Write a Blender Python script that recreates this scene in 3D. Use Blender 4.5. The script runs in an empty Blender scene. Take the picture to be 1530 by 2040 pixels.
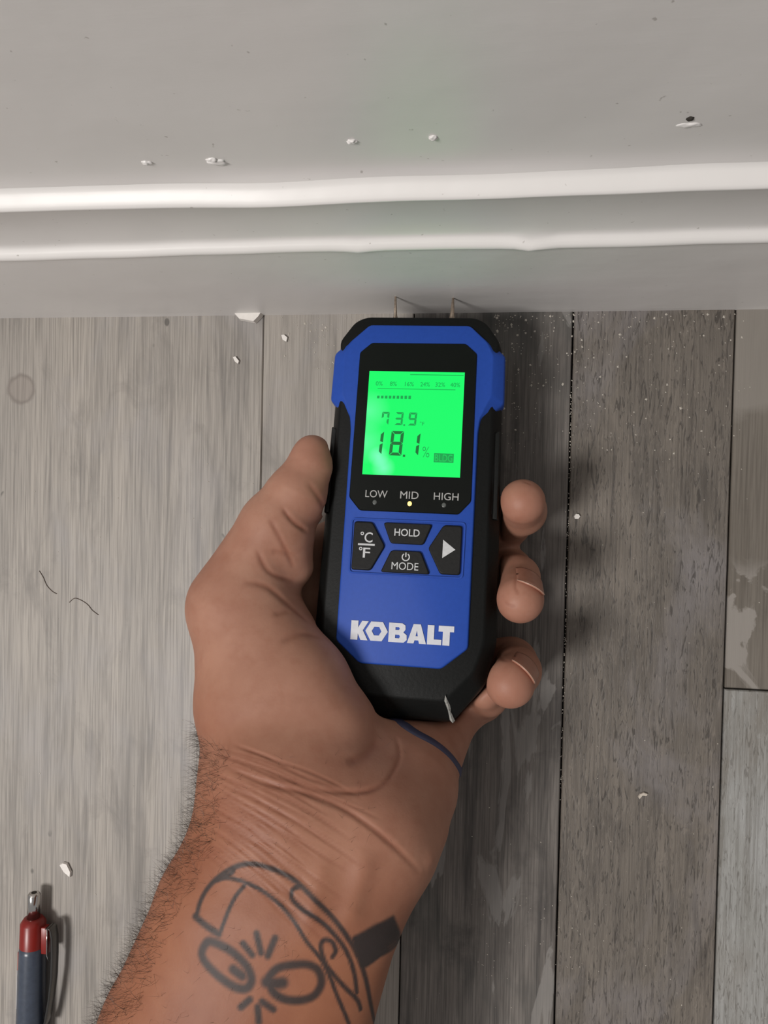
import bpy, bmesh, math, random
import numpy as np
from mathutils import Matrix, Vector, noise

SC = bpy.context.scene
COL = SC.collection

# ------------------------------------------------------------------ camera
def rot(rx, ry, rz):
    cx, sx, cy, sy, cz, sz = math.cos(rx), math.sin(rx), math.cos(ry), math.sin(ry), math.cos(rz), math.sin(rz)
    return (np.array([[cz, -sz, 0], [sz, cz, 0], [0, 0, 1]]) @ np.array([[cy, 0, sy], [0, 1, 0], [-sy, 0, cy]])
            @ np.array([[1, 0, 0], [0, cx, -sx], [0, sx, cx]]))
RC = rot(-.0206, .1411, .0215)
CAM = np.array([0, -.0752, .32])
FPX = 1533.0
cd = bpy.data.cameras.new('camera')
cam = bpy.data.objects.new('camera', cd)
COL.objects.link(cam)
cam.matrix_world = Matrix([[*RC[0], CAM[0]], [*RC[1], CAM[1]], [*RC[2], CAM[2]], [0, 0, 0, 1]])
cd.sensor_fit = 'VERTICAL'
cd.sensor_height = 36
cd.lens = FPX / 2040 * 36
cd.clip_start = .01
SC.camera = cam

# ------------------------------------------------------------------ world, lamp, exposure
w = bpy.data.worlds.new('world')
SC.world = w
w.use_nodes = True
w.node_tree.nodes['Background'].inputs[0].default_value = (1.0, .97, .95, 1)
w.node_tree.nodes['Background'].inputs[1].default_value = .27
ld = bpy.data.lights.new('ceiling_lamp', 'AREA')
ld.shape = 'DISK'
ld.size = .34
ld.energy = 14.6
ld.color = (1.0, .968, .935)
lamp = bpy.data.objects.new('ceiling_lamp', ld)
COL.objects.link(lamp)
lamp.location = (-.66, -.42, 1.28)
lamp.rotation_euler = (Vector((-.02, -.1, .03)) - lamp.location).to_track_quat('-Z', 'Y').to_euler()
vs = SC.view_settings
vs.view_transform = 'Standard'
vs.look = 'None'
vs.gamma = 1
vs.use_curve_mapping = False
vs.exposure = 0.0

# ------------------------------------------------------------------ helpers
def ray(x, y):
    return RC @ np.array([(x - 765) / FPX, -(y - 1020) / FPX, -1.])
def at(x, y, z):                      # the point at height z (metres) seen at a pixel
    d = ray(x, y)
    return CAM + d * ((z - CAM[2]) / d[2])
def link(name, me, mat=None, parent=None):
    o = bpy.data.objects.new(name, me)
    COL.objects.link(o)
    if mat: me.materials.append(mat)
    if parent: o.parent = parent
    return o
def mesh(name, v, f, mat=None, parent=None, smooth=False):
    me = bpy.data.meshes.new(name)
    me.from_pydata([tuple(map(float, p)) for p in v], [], f)
    bm = bmesh.new(); bm.from_mesh(me)
    bmesh.ops.recalc_face_normals(bm, faces=bm.faces)
    bm.to_mesh(me); bm.free()
    if smooth:
        for p in me.polygons: p.use_smooth = True
    return link(name, me, mat, parent)
def empty(name, loc=(0, 0, 0)):
    o = bpy.data.objects.new(name, None)
    o.empty_display_size = .01
    COL.objects.link(o); o.location = loc
    return o
def tag(o, label=None, cat=None, group=None, kind=None):
    if label: o['label'] = label
    if cat: o['category'] = cat
    if group: o['group'] = group
    if kind: o['kind'] = kind
    return o
def bevel(o, wd, seg=2, ang=35):
    m = o.modifiers.new('bevel', 'BEVEL')
    m.width = wd; m.segments = seg; m.limit_method = 'ANGLE'; m.angle_limit = math.radians(ang)
    m.harden_normals = False
    for p in o.data.polygons: p.use_smooth = True
    return o
def loft(name, rings, mat, parent=None, cap=(True, True)):
    n = len(rings[0]); v = [p for r in rings for p in r]; f = []
    for k in range(len(rings) - 1):
        for i in range(n):
            j = (i + 1) % n
            f.append((k*n+i, k*n+j, (k+1)*n+j, (k+1)*n+i))
    if cap[0]: f.append(tuple(range(n)))
    if cap[1]: f.append(tuple((len(rings)-1)*n + i for i in range(n)))
    return mesh(name, v, f, mat, parent)
def tube(name, pts, rad, mat, parent=None, seg=10):
    pts = [Vector(p) for p in pts]; rings = []
    up = Vector((0.13, .21, .97))
    for i, p in enumerate(pts):
        t = (pts[min(i+1, len(pts)-1)] - pts[max(i-1, 0)]).normalized()
        a = t.cross(up)
        if a.length < .1: a = t.cross(Vector((1, 0, 0)))
        a.normalize(); b = t.cross(a)
        r = rad[i] if hasattr(rad, '__len__') else rad
        rings.append([p + (a*math.cos(q) + b*math.sin(q))*r for q in (2*math.pi*k/seg for k in range(seg))])
    o = loft(name, rings, mat, parent)
    for pl in o.data.polygons: pl.use_smooth = len(pl.vertices) == 4
    return o
def sym(half):
    return half + [(-x, y) for x, y in reversed(half)]
def rnd(poly, r, n=3):                # rounded corners
    out = []; N = len(poly)
    for i in range(N):
        p = Vector(poly[i]); a = Vector(poly[i-1]); b = Vector(poly[(i+1) % N])
        da = (a-p); db = (b-p); k = min(r, da.length*.45, db.length*.45)
        p0 = p + da.normalized()*k; p1 = p + db.normalized()*k
        for j in range(n+1):
            t = j/n
            q = p0*(1-t)**2 + p*2*t*(1-t) + p1*t*t
            out.append((q.x, q.y))
    return out
def mm(poly, z): return [(x*.001, y*.001, z*.001) for x, y in poly]
def flat(name, polys, z, ext, mat, parent):     # flat filled outlines (holes allowed), mm
    cu = bpy.data.curves.new(name, 'CURVE'); cu.dimensions = '2D'; cu.fill_mode = 'BOTH'; cu.extrude = ext*.0005
    for pl in polys:
        s = cu.splines.new('POLY'); s.points.add(len(pl)-1); s.use_cyclic_u = True
        for i, (x, y) in enumerate(pl): s.points[i].co = (x*.001, y*.001, 0, 1)
    t = bpy.data.objects.new(name, cu)
    me = bpy.data.meshes.new_from_object(t); bpy.data.objects.remove(t)
    me.transform(Matrix.Translation((0, 0, (z + ext*.5)*.001))); me.name = name
    return link(name, me, mat, parent)
def text(name, s, x0, x1, y0, y1, z, mat, parent, bold=.0, ext=.12):   # lettering fitted to a box, mm
    cu = bpy.data.curves.new(name, 'FONT'); cu.body = s; cu.size = 1; cu.offset = bold; cu.extrude = .02
    cu.resolution_u = 4
    t = bpy.data.objects.new(name, cu)
    me = bpy.data.meshes.new_from_object(t); bpy.data.objects.remove(t)
    vx = [v.co.x for v in me.vertices]; vy = [v.co.y for v in me.vertices]
    ax, bx, ay, by = min(vx), max(vx), min(vy), max(vy)
    for v in me.vertices:
        v.co = ((x0 + (v.co.x-ax)/(bx-ax)*(x1-x0))*.001, (y0 + (v.co.y-ay)/(by-ay)*(y1-y0))*.001,
                (z + (ext if v.co.z > 0 else 0))*.001)
    me.name = name
    return link(name, me, mat, parent)

class N:                               # tiny node builder
    def __init__(s, name):
        s.m = bpy.data.materials.new(name); s.m.use_nodes = True
        s.t = s.m.node_tree; s.b = s.t.nodes['Principled BSDF']
    def n(s, typ, **kw):
        x = s.t.nodes.new(typ)
        for k, v in kw.items():
            if k.startswith('i_'):
                key = k[2:]; key = int(key) if key.isdigit() else key.replace('_', ' ')
                s.set(x.inputs[key], v)
            else: setattr(x, k, v)
        return x
    def set(s, sock, v):
        if isinstance(v, bpy.types.NodeSocket): s.t.links.new(v, sock)
        elif isinstance(v, tuple) and len(v) == 3 and sock.type == 'RGBA': sock.default_value = (*v, 1)
        else: sock.default_value = v
    def math(s, op, a, b=0., c=None, clamp=False):
        x = s.n('ShaderNodeMath', operation=op, use_clamp=clamp); s.set(x.inputs[0], a); s.set(x.inputs[1], b)
        if c is not None: s.set(x.inputs[2], c)
        return x.outputs[0]
    def mix(s, f, a, b, mode='MIX'):
        x = s.n('ShaderNodeMix', data_type='RGBA', blend_type=mode)
        s.set(x.inputs[0], f); s.set(x.inputs[6], a); s.set(x.inputs[7], b)
        return x.outputs[2]
    def ramp(s, f, lo, hi, a=0., b=1.):
        x = s.n('ShaderNodeMapRange'); s.set(x.inputs[0], f)
        for i, v in enumerate((lo, hi, a, b)): x.inputs[i+1].default_value = v
        return x.outputs[0]
    def pos(s, scale=(1, 1, 1), off=(0, 0, 0), kind='Object'):
        c = s.n('ShaderNodeTexCoord').outputs[kind]
        m = s.n('ShaderNodeMapping'); s.set(m.inputs[0], c)
        m.inputs['Scale'].default_value = scale; m.inputs['Location'].default_value = off
        return m.outputs[0]
    def noise(s, vec, scale=1., detail=4., rough=.55, dist=0.):
        x = s.n('ShaderNodeTexNoise'); s.set(x.inputs['Vector'], vec)
        x.inputs['Scale'].default_value = scale; x.inputs['Detail'].default_value = detail
        x.inputs['Roughness'].default_value = rough; x.inputs['Distortion'].default_value = dist
        return x.outputs[0]
    def bump(s, h, strength=.3, dist=.001):
        x = s.n('ShaderNodeBump'); s.set(x.inputs['Height'], h)
        x.inputs['Strength'].default_value = strength; x.inputs['Distance'].default_value = dist
        s.t.links.new(x.outputs[0], s.b.inputs['Normal'])
    def out(s, color=None, rough=.5, **kw):
        if color is not None: s.set(s.b.inputs['Base Color'], color)
        s.set(s.b.inputs['Roughness'], rough)
        for k, v in kw.items(): s.set(s.b.inputs[k.replace('_', ' ')], v)
        return s.m

def plain(name, col, rough=.5, var=.08, scale=300, bump=0., **kw):
    k = N(name); nz = k.noise(k.pos(), scale, 3)
    c = k.mix(k.ramp(nz, .3, .7), tuple(x*(1-var) for x in col), tuple(min(1, x*(1+var)) for x in col))
    if bump: k.bump(nz, bump, .0004)
    return k.out(c, rough, **kw)
def emit(name, col, strength):
    k = N(name); k.set(k.b.inputs['Emission Color'], col); k.b.inputs['Emission Strength'].default_value = strength
    return k.out(tuple(.2*x for x in col), .3)

# ------------------------------------------------------------------ wall and baseboard
def paint(name, col):
    k = N(name); p = k.pos()
    a = k.noise(p, 14, 4, .6); b = k.noise(k.pos((30, 30, 260)), 1, 3)
    sc = k.noise(k.pos((260, 260, 1500), (3, 1, 7)), 1, 2)
    c = k.mix(k.ramp(a, .35, .7), tuple(x*.95 for x in col), col)
    speck = k.ramp(k.noise(k.pos((420, 420, 420)), 1, 2), .73, .78)
    c = k.mix(k.math('MULTIPLY', speck, .5), c, (.25, .22, .19))
    h = k.math('ADD', k.math('MULTIPLY', a, 1.6), k.math('ADD', k.math('MULTIPLY', b, .07), k.math('MULTIPLY', sc, .03)))
    k.bump(h, .35, .0012)
    return k.out(c, .38, Specular_IOR_Level=.45)
M_wall = paint('gloss_wall_paint', (.78, .755, .735))
M_board = paint('gloss_baseboard_paint', (.78, .755, .735))

prof = [(0, -.001)]
prof += [(0, z) for z in np.linspace(.001, .0805, 40)]
prof += [(-.0001, .0815), (-.0004, .0823), (-.0005, .0830), (-.0003, .0838), (.0003, .0845), (.0012, .0850), (.0021, .0854), (.0028, .0861)]
for t in np.linspace(.05, 1, 26):                                  # shallow cove
    prof.append((.0030 + .0014*math.sin(math.pi*t) - .0016*t, .0862 + .0330*t))
prof += [(.0011, .1200), (.0009, .1206), (.0011, .1212), (.0018, .1217), (.0028, .1221), (.0038, .1225), (.0048, .1229), (.0056, .1234), (.0061, .1242)]
NX = 300
xs = np.linspace(-.60, .70, NX)
def wavy(x, z): return .0007*noise.noise(Vector((x*9, z*16, 3.1))) + .00022*noise.noise(Vector((x*45, z*45, 7.7)))
bumps = [(at(560, 370, .1225), .02, .0012), (at(985, 350, .123), .03, .0010), (at(1060, 485, .085), .004, .0012), (at(715, 505, .083), .004, .0006)]
v = []; f = []
for (py, pz) in prof:
    for x in xs:
        d = 0 if pz < .003 else wavy(x, pz)
        for c, r, hgt in bumps:
            d += hgt*math.exp(-((x-c[0])**2/(r*r) + (pz-c[2])**2/(.003**2)))
        v.append((x, py - d, pz))
for i in range(len(prof)-1):
    for j in range(NX-1):
        f.append((i*NX+j, i*NX+j+1, (i+1)*NX+j+1, (i+1)*NX+j))
tag(mesh('baseboard_back', v, f, M_board, None, True), kind='structure')
v = []; f = []
zs = list(np.linspace(.1240, .26, 60)) + [.4, .8, 1.4, 2.4]
wb = []
for px, py, r, hgt in ((435, 322, .0016, .0011), (292, 323, .0009, .0006), (700, 281, .0009, .0004), (862, 273, .0009, .0004)):
    d = ray(px, py); q = CAM + d*((.0066-CAM[1])/d[1]); wb.append((q, r, hgt))
for z in zs:
    for x in xs:
        d = wavy(x, z) if z < .3 else 0
        for c, r, hgt in bumps[:2]:
            d += hgt*math.exp(-((x-c[0])**2/(r*r) + (z-c[2])**2/(.003**2)))
        v.append((x, .0061 - d + .0005*min(1, (z-.1240)/.006), z))
for i in range(len(zs)-1):
    for j in range(NX-1):
        f.append((i*NX+j, i*NX+j+1, (i+1)*NX+j+1, (i+1)*NX+j))
wall = tag(mesh('wall_back', v, f, M_wall, None, True), kind='structure')
def blob(name, c, rx, ry, rz, mat, parent=None, seed=0, rough=.25):
    bm = bmesh.new(); bmesh.ops.create_icosphere(bm, subdivisions=3, radius=1)
    for q in bm.verts:
        k = 1 + rough*noise.noise(q.co*1.7 + Vector((seed, 0, 0)))
        q.co = Vector((q.co.x*rx*k, q.co.y*ry*k, q.co.z*rz*k))
    me = bpy.data.meshes.new(name); bm.to_mesh(me); bm.free()
    for p in me.polygons: p.use_smooth = True
    o = link(name, me, mat, parent); o.location = c
    return o
def onwall(px, py, y=.0066):
    d = ray(px, py); return CAM + d*((y-CAM[1])/d[1])
for i, (px, py, a, b) in enumerate(((435, 322, .0024, .0013), (292, 323, .0012, .0008), (701, 281, .0010, .0008), (862, 273, .0010, .0007), (1374, 246, .0023, .0010), (422, 316, .0012, .0007))):
    blob('paint_lump', onwall(px, py), a*1.15, .0007, b*1.15, M_wall, wall, i, .5)
M_hole = plain('dark_hole', (.03, .025, .02), .8)
blob('nail_hole', onwall(1375, 235, .0064), .0008, .0006, .0009, M_hole, wall, 4, .3)

# ------------------------------------------------------------------ floor planks
def wood(name, c1, c2, c3, seed, dark=.4, streak=22, patch=None, tick=0., spots=0., cloud=None, knot=None, rough=.5, wob=0., band=False):
    k = N(name); o = (seed*3.1, seed*1.7, seed)
    big = k.noise(k.pos((streak, streak*.16, 1), o), 1, 5, .6, 1.2)
    mid = k.noise(k.pos((160, 9, 1), o), 1, 4, .65, .6 + wob)
    fine = k.noise(k.pos((1400, 26, 1), o), 1, 3, .6)
    blot = k.noise(k.pos((42, 24, 1), o), 1, 6, .65, .8)
    c = k.mix(k.ramp(big, .36, .64), c1, c2)
    c = k.mix(k.math('MULTIPLY', k.ramp(mid, .50, .68), dark), c, c3)
    c = k.mix(k.math('MULTIPLY', k.ramp(blot, .54, .72), dark*.8), c, c3)
    c = k.mix(k.math('MULTIPLY', k.ramp(fine, .42, .66), dark*.7), c, tuple(x*.7 for x in c3))
    if cloud:
        cl = k.noise(k.pos((17, 11, 1), (seed, 5.3, 2)), 1, 5, .6, .5)
        c = k.mix(k.math('MULTIPLY', k.ramp(cl, .50, .64), cloud[1]), c, cloud[0])
    if patch:
        pa = k.noise(k.pos(patch[3], (seed*2, 1.3, 4)), 1, 5, .55, patch[4] if len(patch) > 4 else .3)
        pm = k.math('MULTIPLY', k.ramp(pa, patch[1], patch[1]+.03), patch[2])
        if band:                       # bare patches only at the two ends of this board
            gy = k.n('ShaderNodeSeparateXYZ'); k.set(gy.inputs[0], k.n('ShaderNodeNewGeometry').outputs['Position'])
            wy = k.math('ADD', gy.outputs['Y'], k.math('MULTIPLY', pa, .02))
            pm = k.math('MULTIPLY', pm, k.ramp(wy, -.095, -.085, 1, 0))
            c = k.mix(k.ramp(wy, -.031, -.025, 0, .8), c, (.255, .232, .205))
        c = k.mix(pm, c, patch[0])
    h = k.math('ADD', k.math('MULTIPLY', fine, .35), mid)
    if tick:
        tk = k.noise(k.pos((620, 95, 1), o), 1, 3, .6, 1.8)
        c = k.mix(k.math('MULTIPLY', k.ramp(tk, .55, .64), tick), c, tuple(x*.62 for x in c3))
        tl = k.noise(k.pos((560, 100, 1), (o[0]+9, o[1], 0)), 1, 3, .6, 1.8)
        c = k.mix(k.math('MULTIPLY', k.ramp(tl, .56, .68), tick*.45), c, tuple(min(1, x*1.35) for x in c1))
        h = k.math('SUBTRACT', h, k.math('MULTIPLY', k.ramp(tk, .5, .68), 1.2))
    if spots:
        vo = k.n('ShaderNodeTexVoronoi'); k.set(vo.inputs['Vector'], k.pos((75, 48, 1), o)); vo.inputs['Scale'].default_value = 1
        sz = k.noise(k.pos((60, 40, 1), o), 1, 1)
        dots = k.math('MULTIPLY', k.ramp(vo.outputs['Distance'], .07, .10, 1, 0), k.ramp(sz, .56, .60))
        c = k.mix(k.math('MULTIPLY', dots, spots), c, tuple(x*.45 for x in c3))
    if knot:
        g = k.n('ShaderNodeNewGeometry').outputs['Position']
        wn = k.n('ShaderNodeVectorMath', operation='SUBTRACT'); k.set(wn.inputs[0], g); wn.inputs[1].default_value = knot
        ln = k.n('ShaderNodeVectorMath', operation='LENGTH'); k.set(ln.inputs[0], wn.outputs[0])
        dd = k.math('ADD', ln.outputs['Value'], k.math('MULTIPLY', k.noise(g, 240, 2), .0022))
        ringm = k.math('MULTIPLY', k.ramp(dd, .0058, .0070), k.ramp(dd, .0072, .0086, 1, 0))
        c = k.mix(k.math('MULTIPLY', k.ramp(dd, .006, .008, 1, 0), .35), c, (.22, .18, .155))
        c = k.mix(k.math('MULTIPLY', ringm, .6), c, (.15, .125, .11))
    k.bump(h, .22, .0005)
    return k.out(c, rough, Specular_IOR_Level=.4)
pale = ((.385, .348, .308), (.318, .29, .260), (.180, .163, .147))
floor = mesh('floor', [(-.75, .009, -.006), (.75, .009, -.006), (.75, -.9, -.006), (-.75, -.9, -.006)], [(0, 1, 2, 3)],
             plain('dark_underlay', (.035, .03, .027), .9))
tag(floor, kind='structure')
kn = at(42, 775, 0)
bluish = ((.30, .29, .30), .35)
planks = [
    (-.75, -.345, .008, -.9, wood('pale_plank_outer', *pale, 9, .5)),
    (-.345, -.0990, .008, -.9, wood('pale_plank_wide', *pale, 1, .85, 24, spots=.8, cloud=bluish, knot=tuple(kn))),
    (-.0990, -.0345, .008, -.9, wood('pale_plank_narrow', (.37, .335, .298), (.31, .283, .254), (.17, .153, .138), 2, .6, 30, spots=.6, cloud=bluish)),
    (-.0345, .0303, .008, -.9, wood('charcoal_plank', (.225, .202, .182), (.122, .108, .098), (.042, .038, .036), 3, .75, 44,
                                   patch=((.27, .255, .24), .58, .55, (60, 14, 1), 1.4), cloud=((.060, .062, .058), .6))),
    (.0303, .0926, .008, -.9, wood('taupe_plank', (.195, .169, .143), (.134, .117, .100), (.070, .060, .053), 4, .6, 34, tick=.7, cloud=((.225, .208, .21), .65), wob=1.6)),
    (.0926, .156, .008, -.1496, wood('patchy_plank', (.205, .182, .155), (.150, .130, .108), (.085, .072, .060), 5, .55, 30, patch=((.30, .275, .25), .56, .85, (42, 34, 1), .9), band=True)),
    (.0926, .156, -.1496, -.9, wood('blue_grey_plank', (.36, .36, .352), (.28, .276, .258), (.14, .124, .103), 6, .55, 26, tick=.5, cloud=((.19, .162, .13), .55))),
    (.156, .45, .008, -.9, wood('taupe_plank_outer', (.225, .195, .165), (.155, .135, .116), (.085, .073, .064), 7, .55, 30, tick=.5)),
    (.45, .75, .008, -.9, wood('pale_plank_far', *pale, 8, .5)),
]
g = .00035
for x0, x1, y0, y1, m in planks:
    g = .00012 if x1 < -.03 else .00035
    cx, cy = (x0+x1)/2, (y0+y1)/2
    a, b = (x1-x0)/2-g, (y0-y1)/2-g
    o = loft('plank', [[(-a, -b, -.006), (a, -b, -.006), (a, b, -.006), (-a, b, -.006)], [(-a, -b, -.0005), (a, -b, -.0005), (a, b, -.0005), (-a, b, -.0005)],
             [(-a+.0004, -b+.0004, 0), (a-.0004, -b+.0004, 0), (a-.0004, b-.0004, 0), (-a+.0004, b-.0004, 0)]], m, floor)
    o.location = (cx, cy, 0)

# ------------------------------------------------------------------ moisture meter
MR = rot(0, 0, math.radians(-1)) @ rot(math.radians(-10), 0, 0)
MC = at(820, 1040, .05) + MR @ np.array([-.0012, 0, 0])
meter = empty('moisture_meter')
meter.matrix_world = Matrix([[*MR[0], MC[0]], [*MR[1], MC[1]], [*MR[2], MC[2]], [0, 0, 0, 1]])
tag(meter, 'blue and black handheld moisture meter with lit green screen, pins in the baseboard', 'meter')
M_rub = plain('black_rubber', (.0045, .005, .0048), .5, .15, 900, .15, Specular_IOR_Level=.2)
M_rub2 = plain('black_grip_rubber', (.006, .0068, .0064), .42, .15, 900, .2, Specular_IOR_Level=.3)
M_blue = plain('blue_plastic', (.018, .068, .37), .5, .04, 700, .04, Specular_IOR_Level=.22)
M_glass = plain('black_window', (.003, .0045, .0038), .25, .1, 200, 0, Specular_IOR_Level=.22)
M_btn = plain('button_rubber', (.010, .010, .010), .55, .15, 900, .12, Specular_IOR_Level=.25)
M_print = plain('grey_white_print', (.55, .56, .57), .5, .08, 900)
M_logo = plain('logo_print', (.62, .63, .68), .45, .06, 500)
M_grey = plain('grey_lettering', (.40, .40, .39), .5, .1, 900)
full = rnd(sym([(20.6, 77.2), (24.8, 75.0), (30.2, 66.8), (30.7, 62), (31.2, 42), (32.6, -41), (29.2, -55.4), (18.5, -68.4)]), 2.5)
top_ = rnd(sym([(20.2, 76.4), (24.3, 74.4), (29.6, 66.6), (27.8, 61), (27.8, 42), (28.4, -40), (25.3, -50.5), (16.2, -60.6)]), 2.0)
mid_ = rnd(sym([(20.6, 77.1), (24.8, 75.0), (30.2, 66.8), (30.4, 62), (30.7, 42), (32.1, -40.8), (28.7, -54.8), (18.3, -67.4)]), 2.4)
ins = [(x*.86, y*.93) for x, y in full]
body = loft('body', [mm(ins, -27), mm([(x*.97, y*.985) for x, y in full], -24), mm(full, -19), mm(full, -9), mm(mid_, -6.6), mm(top_, -.9)], M_rub, meter)
bevel(body, .0008, 2, 25)
F_ = rnd(sym([(18.9, 73.4), (26.6, 66.9), (31.6, 62.6), (31.9, 44.5), (24.4, 37.8), (23.5, 33), (23.4, -42.9), (14.3, -50.5)]), 1.2)
T_ = rnd(sym([(18.4, 72.8), (24.8, 66.6), (27.2, 61.5), (27.2, 46.8), (23.4, 38.2), (22.8, 33), (22.8, -42.6), (14.1, -49.9)]), 1.2)
S_ = rnd(sym([(18.8, 73.3), (26.4, 66.9), (31.2, 62.6), (31.5, 44.6), (24.3, 37.9), (23.5, 33), (23.4, -42.9), (14.3, -50.5)]), 1.2)
plate = loft('face_plate', [mm(F_, -9), mm(F_, -3.6), mm(S_, -2.6), mm(T_, .2)], M_blue, meter)
bevel(plate, .0004, 2, 25)
for s in (1, -1):                                  # grips on both flanks with a raised ridge
    P = rnd([(s*x, y) for x, y in ((27.6, 32.4), (30.9, 35.0), (31.4, 2.5), (28.2, 2.8))], .6)
    Q = [(x*.985, y*.985+.3) for x, y in P]
    gr = loft('side_grip', [mm(P, -7.5), mm(P, -4.2 if s else 0), mm(Q, -3.4)], M_rub2, meter)
    bevel(gr, .0003)
    tube('grip_ridge', [(s*.0283, .031, -.0030), (s*.0287, .018, -.0030), (s*.0288, .0045, -.0030)], .0005, M_rub2, gr, 8)
# display window
Bz = rnd(sym([(17.2, 65.8), (21.4, 62), (21.7, 8), (17.6, 3.3)]), .8)
bez = loft('display_window', [mm(Bz, 0), mm(Bz, .45), mm([(x*.99, (y-35)*.992+35) for x, y in Bz], .7)], M_glass, meter)
k = N('green_backlight')
pz = k.pos()
def spot(cx, cy, r):
    vm = k.n('ShaderNodeVectorMath', operation='SUBTRACT'); k.set(vm.inputs[0], pz); vm.inputs[1].default_value = (cx*.001, cy*.001, .0008)
    ln = k.n('ShaderNodeVectorMath', operation='LENGTH'); k.set(ln.inputs[0], vm.outputs[0])
    return k.ramp(ln.outputs['Value'], 0, r*.001, 1, 0)
hot = k.math('ADD', k.math('ADD', spot(-10, 19, 4.5), spot(-12, 23, 4)), k.math('MULTIPLY', k.math('ADD', spot(-16.5, 40, 8), spot(-17, 28, 8)), .5), clamp=True)
cg = k.mix(k.math('MULTIPLY', hot, .75), (.004, .93, .135), (.25, 1.0, .62))
k.set(k.b.inputs['Emission Color'], cg); k.b.inputs['Emission Strength'].default_value = 1.0
M_lcd = k.out((.01, .05, .02), .25, Specular_IOR_Level=.2)
lcd = loft('screen', [mm([(-17.35, 54.9), (17.35, 54.9), (17.45, 16.4), (-17.45, 16.4)], .7), mm([(-17.35, 54.9), (17.35, 54.9), (17.45, 16.4), (-17.45, 16.4)], .8)], M_lcd, bez)
M_seg = emit('lcd_dark_segment', (.002, .13, .025), 1.0)
M_seg2 = emit('lcd_mid_segment', (.002, .30, .06), 1.0)
M_line = emit('lcd_pale_line', (.002, .50, .08), 1.0)
ZS = .82
SEG = {'0': 'abcdef', '1': 'bc', '3': 'abcdg', '7': 'abcf', '8': 'abcdefg', '9': 'abcdfg'}
def digit(ch, x, y, wd, ht, th, slant=.06, right_only=None):
    gp = th*.14; out = []; h = ht/2
    def hor(yy): return [(gp, yy), (th*.55+gp, yy+th/2), (wd-th*.55-gp, yy+th/2), (wd-gp, yy), (wd-th*.55-gp, yy-th/2), (th*.55+gp, yy-th/2)]
    def top(yy, sgn): return [(gp, yy), (wd-gp, yy), (wd-th-gp, yy-sgn*th), (th+gp, yy-sgn*th)]
    def ver(xx, y0, y1, sgn): # outer edge at xx
        return [(xx, y0+gp), (xx, y1-gp), (xx+sgn*th, y1-gp-th*(.95 if y1 in (ht,) else .5)), (xx+sgn*th, y0+gp+th*(.95 if y0 == 0 else .5))]
    S = {'a': top(ht, 1), 'd': top(0, -1), 'g': hor(h), 'b': ver(wd, h, ht, -1), 'c': ver(wd, 0, h, -1), 'f': ver(0, h, ht, 1), 'e': ver(0, 0, h, 1)}
    for sg in SEG[ch]: out.append([(x + px + slant*py, y + py) for px, py in S[sg]])
    return out
tmp = digit('7', -11.9, 34.8, 2.7, 4.8, .72) + digit('3', -7.0, 34.8, 2.9, 4.8, .72) + digit('9', -2.1, 34.8, 2.9, 4.8, .72)
tmp.append([(-3.7, 34.6), (-3.1, 34.6), (-3.1, 35.2), (-3.7, 35.2)])
flat('temperature_digits', tmp, ZS, .04, M_seg2, lcd)
big = digit('1', -14.4, 23.8, 3.4, 8.6, 1.05) + digit('8', -8.3, 23.6, 4.5, 9.0, 1.1) + digit('1', -1.7, 23.8, 3.9, 8.3, 1.05)
big.append([(-3.2, 23.2), (-2.4, 23.2), (-2.4, 24.0), (-3.2, 24.0)])
flat('moisture_digits', big, ZS, .04, M_seg, lcd)
flat('bar_graph', [[(-13.9 + i*1.43, 44.6), (-13.0 + i*1.43, 44.6), (-13.0 + i*1.43, 45.6 + .03*i), (-13.9 + i*1.43, 45.6 + .03*i)] for i in range(9)], ZS, .04, M_seg2, lcd)
flat('scale_line', [[(-13.9, 48.25), (14.3, 48.25), (14.3, 48.45), (-13.9, 48.45)], [(-2.3, 53.65), (17.0, 53.65), (17.0, 53.9), (-2.3, 53.9)]], ZS, .04, M_seg2, lcd)
for s, x0, x1 in (('0%', -14.7, -12.2), ('8%', -9.5, -7.0), ('16%', -4.0, -.8), ('24%', 1.6, 5.0), ('32%', 7.0, 10.5), ('40%', 12.4, 15.9)):
    text('scale_number', s, x0, x1, 49.4, 51.0, ZS, M_seg2, lcd, 0, .04)
text('percent_sign', '%', 3.7, 6.2, 23.3, 27.2, ZS, M_seg2, lcd, -.01, .04)
text('unit_sign', '°F', 2.2, 3.8, 34.9, 36.3, ZS, M_seg2, lcd, 0, .04)
flat('mode_box', [[(7.9, 21.6), (14.9, 21.6), (14.9, 24.9), (7.9, 24.9)]], ZS, .03, M_seg2, lcd)
text('mode_word', 'BLDG', 8.25, 14.5, 21.95, 24.55, ZS+.04, M_line, lcd, .005, .03)
for s, x0, x1 in (('LOW', -15.8, -7.9), ('MID', -3.3, 3.2), ('HIGH', 8.6, 17.3)):
    text('level_word', s, x0, x1, 8.15, 10.75, .72, M_grey, bez, .0)
M_ledoff = plain('unlit_lens', (.10, .11, .105), .3)
M_ledon = emit('lit_amber_lens', (1.0, .62, .14), 3.0)
for x, m in ((-12.3, M_ledoff), (.2, M_ledon), (12.3, M_ledoff)):
    c = [(x + .75*math.cos(t), 6.4 + .85*math.sin(t)) for t in (2*math.pi*i/16 for i in range(16))]
    l = loft('level_lamp', [mm(c, .6), mm(c, .8), mm([(x+(a-x)*.6, 6.4+(b-6.4)*.6) for a, b in c], .95)], m, bez)
    if m is M_ledon: l['label'] = 'lit amber level lamp under the middle word'
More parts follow.
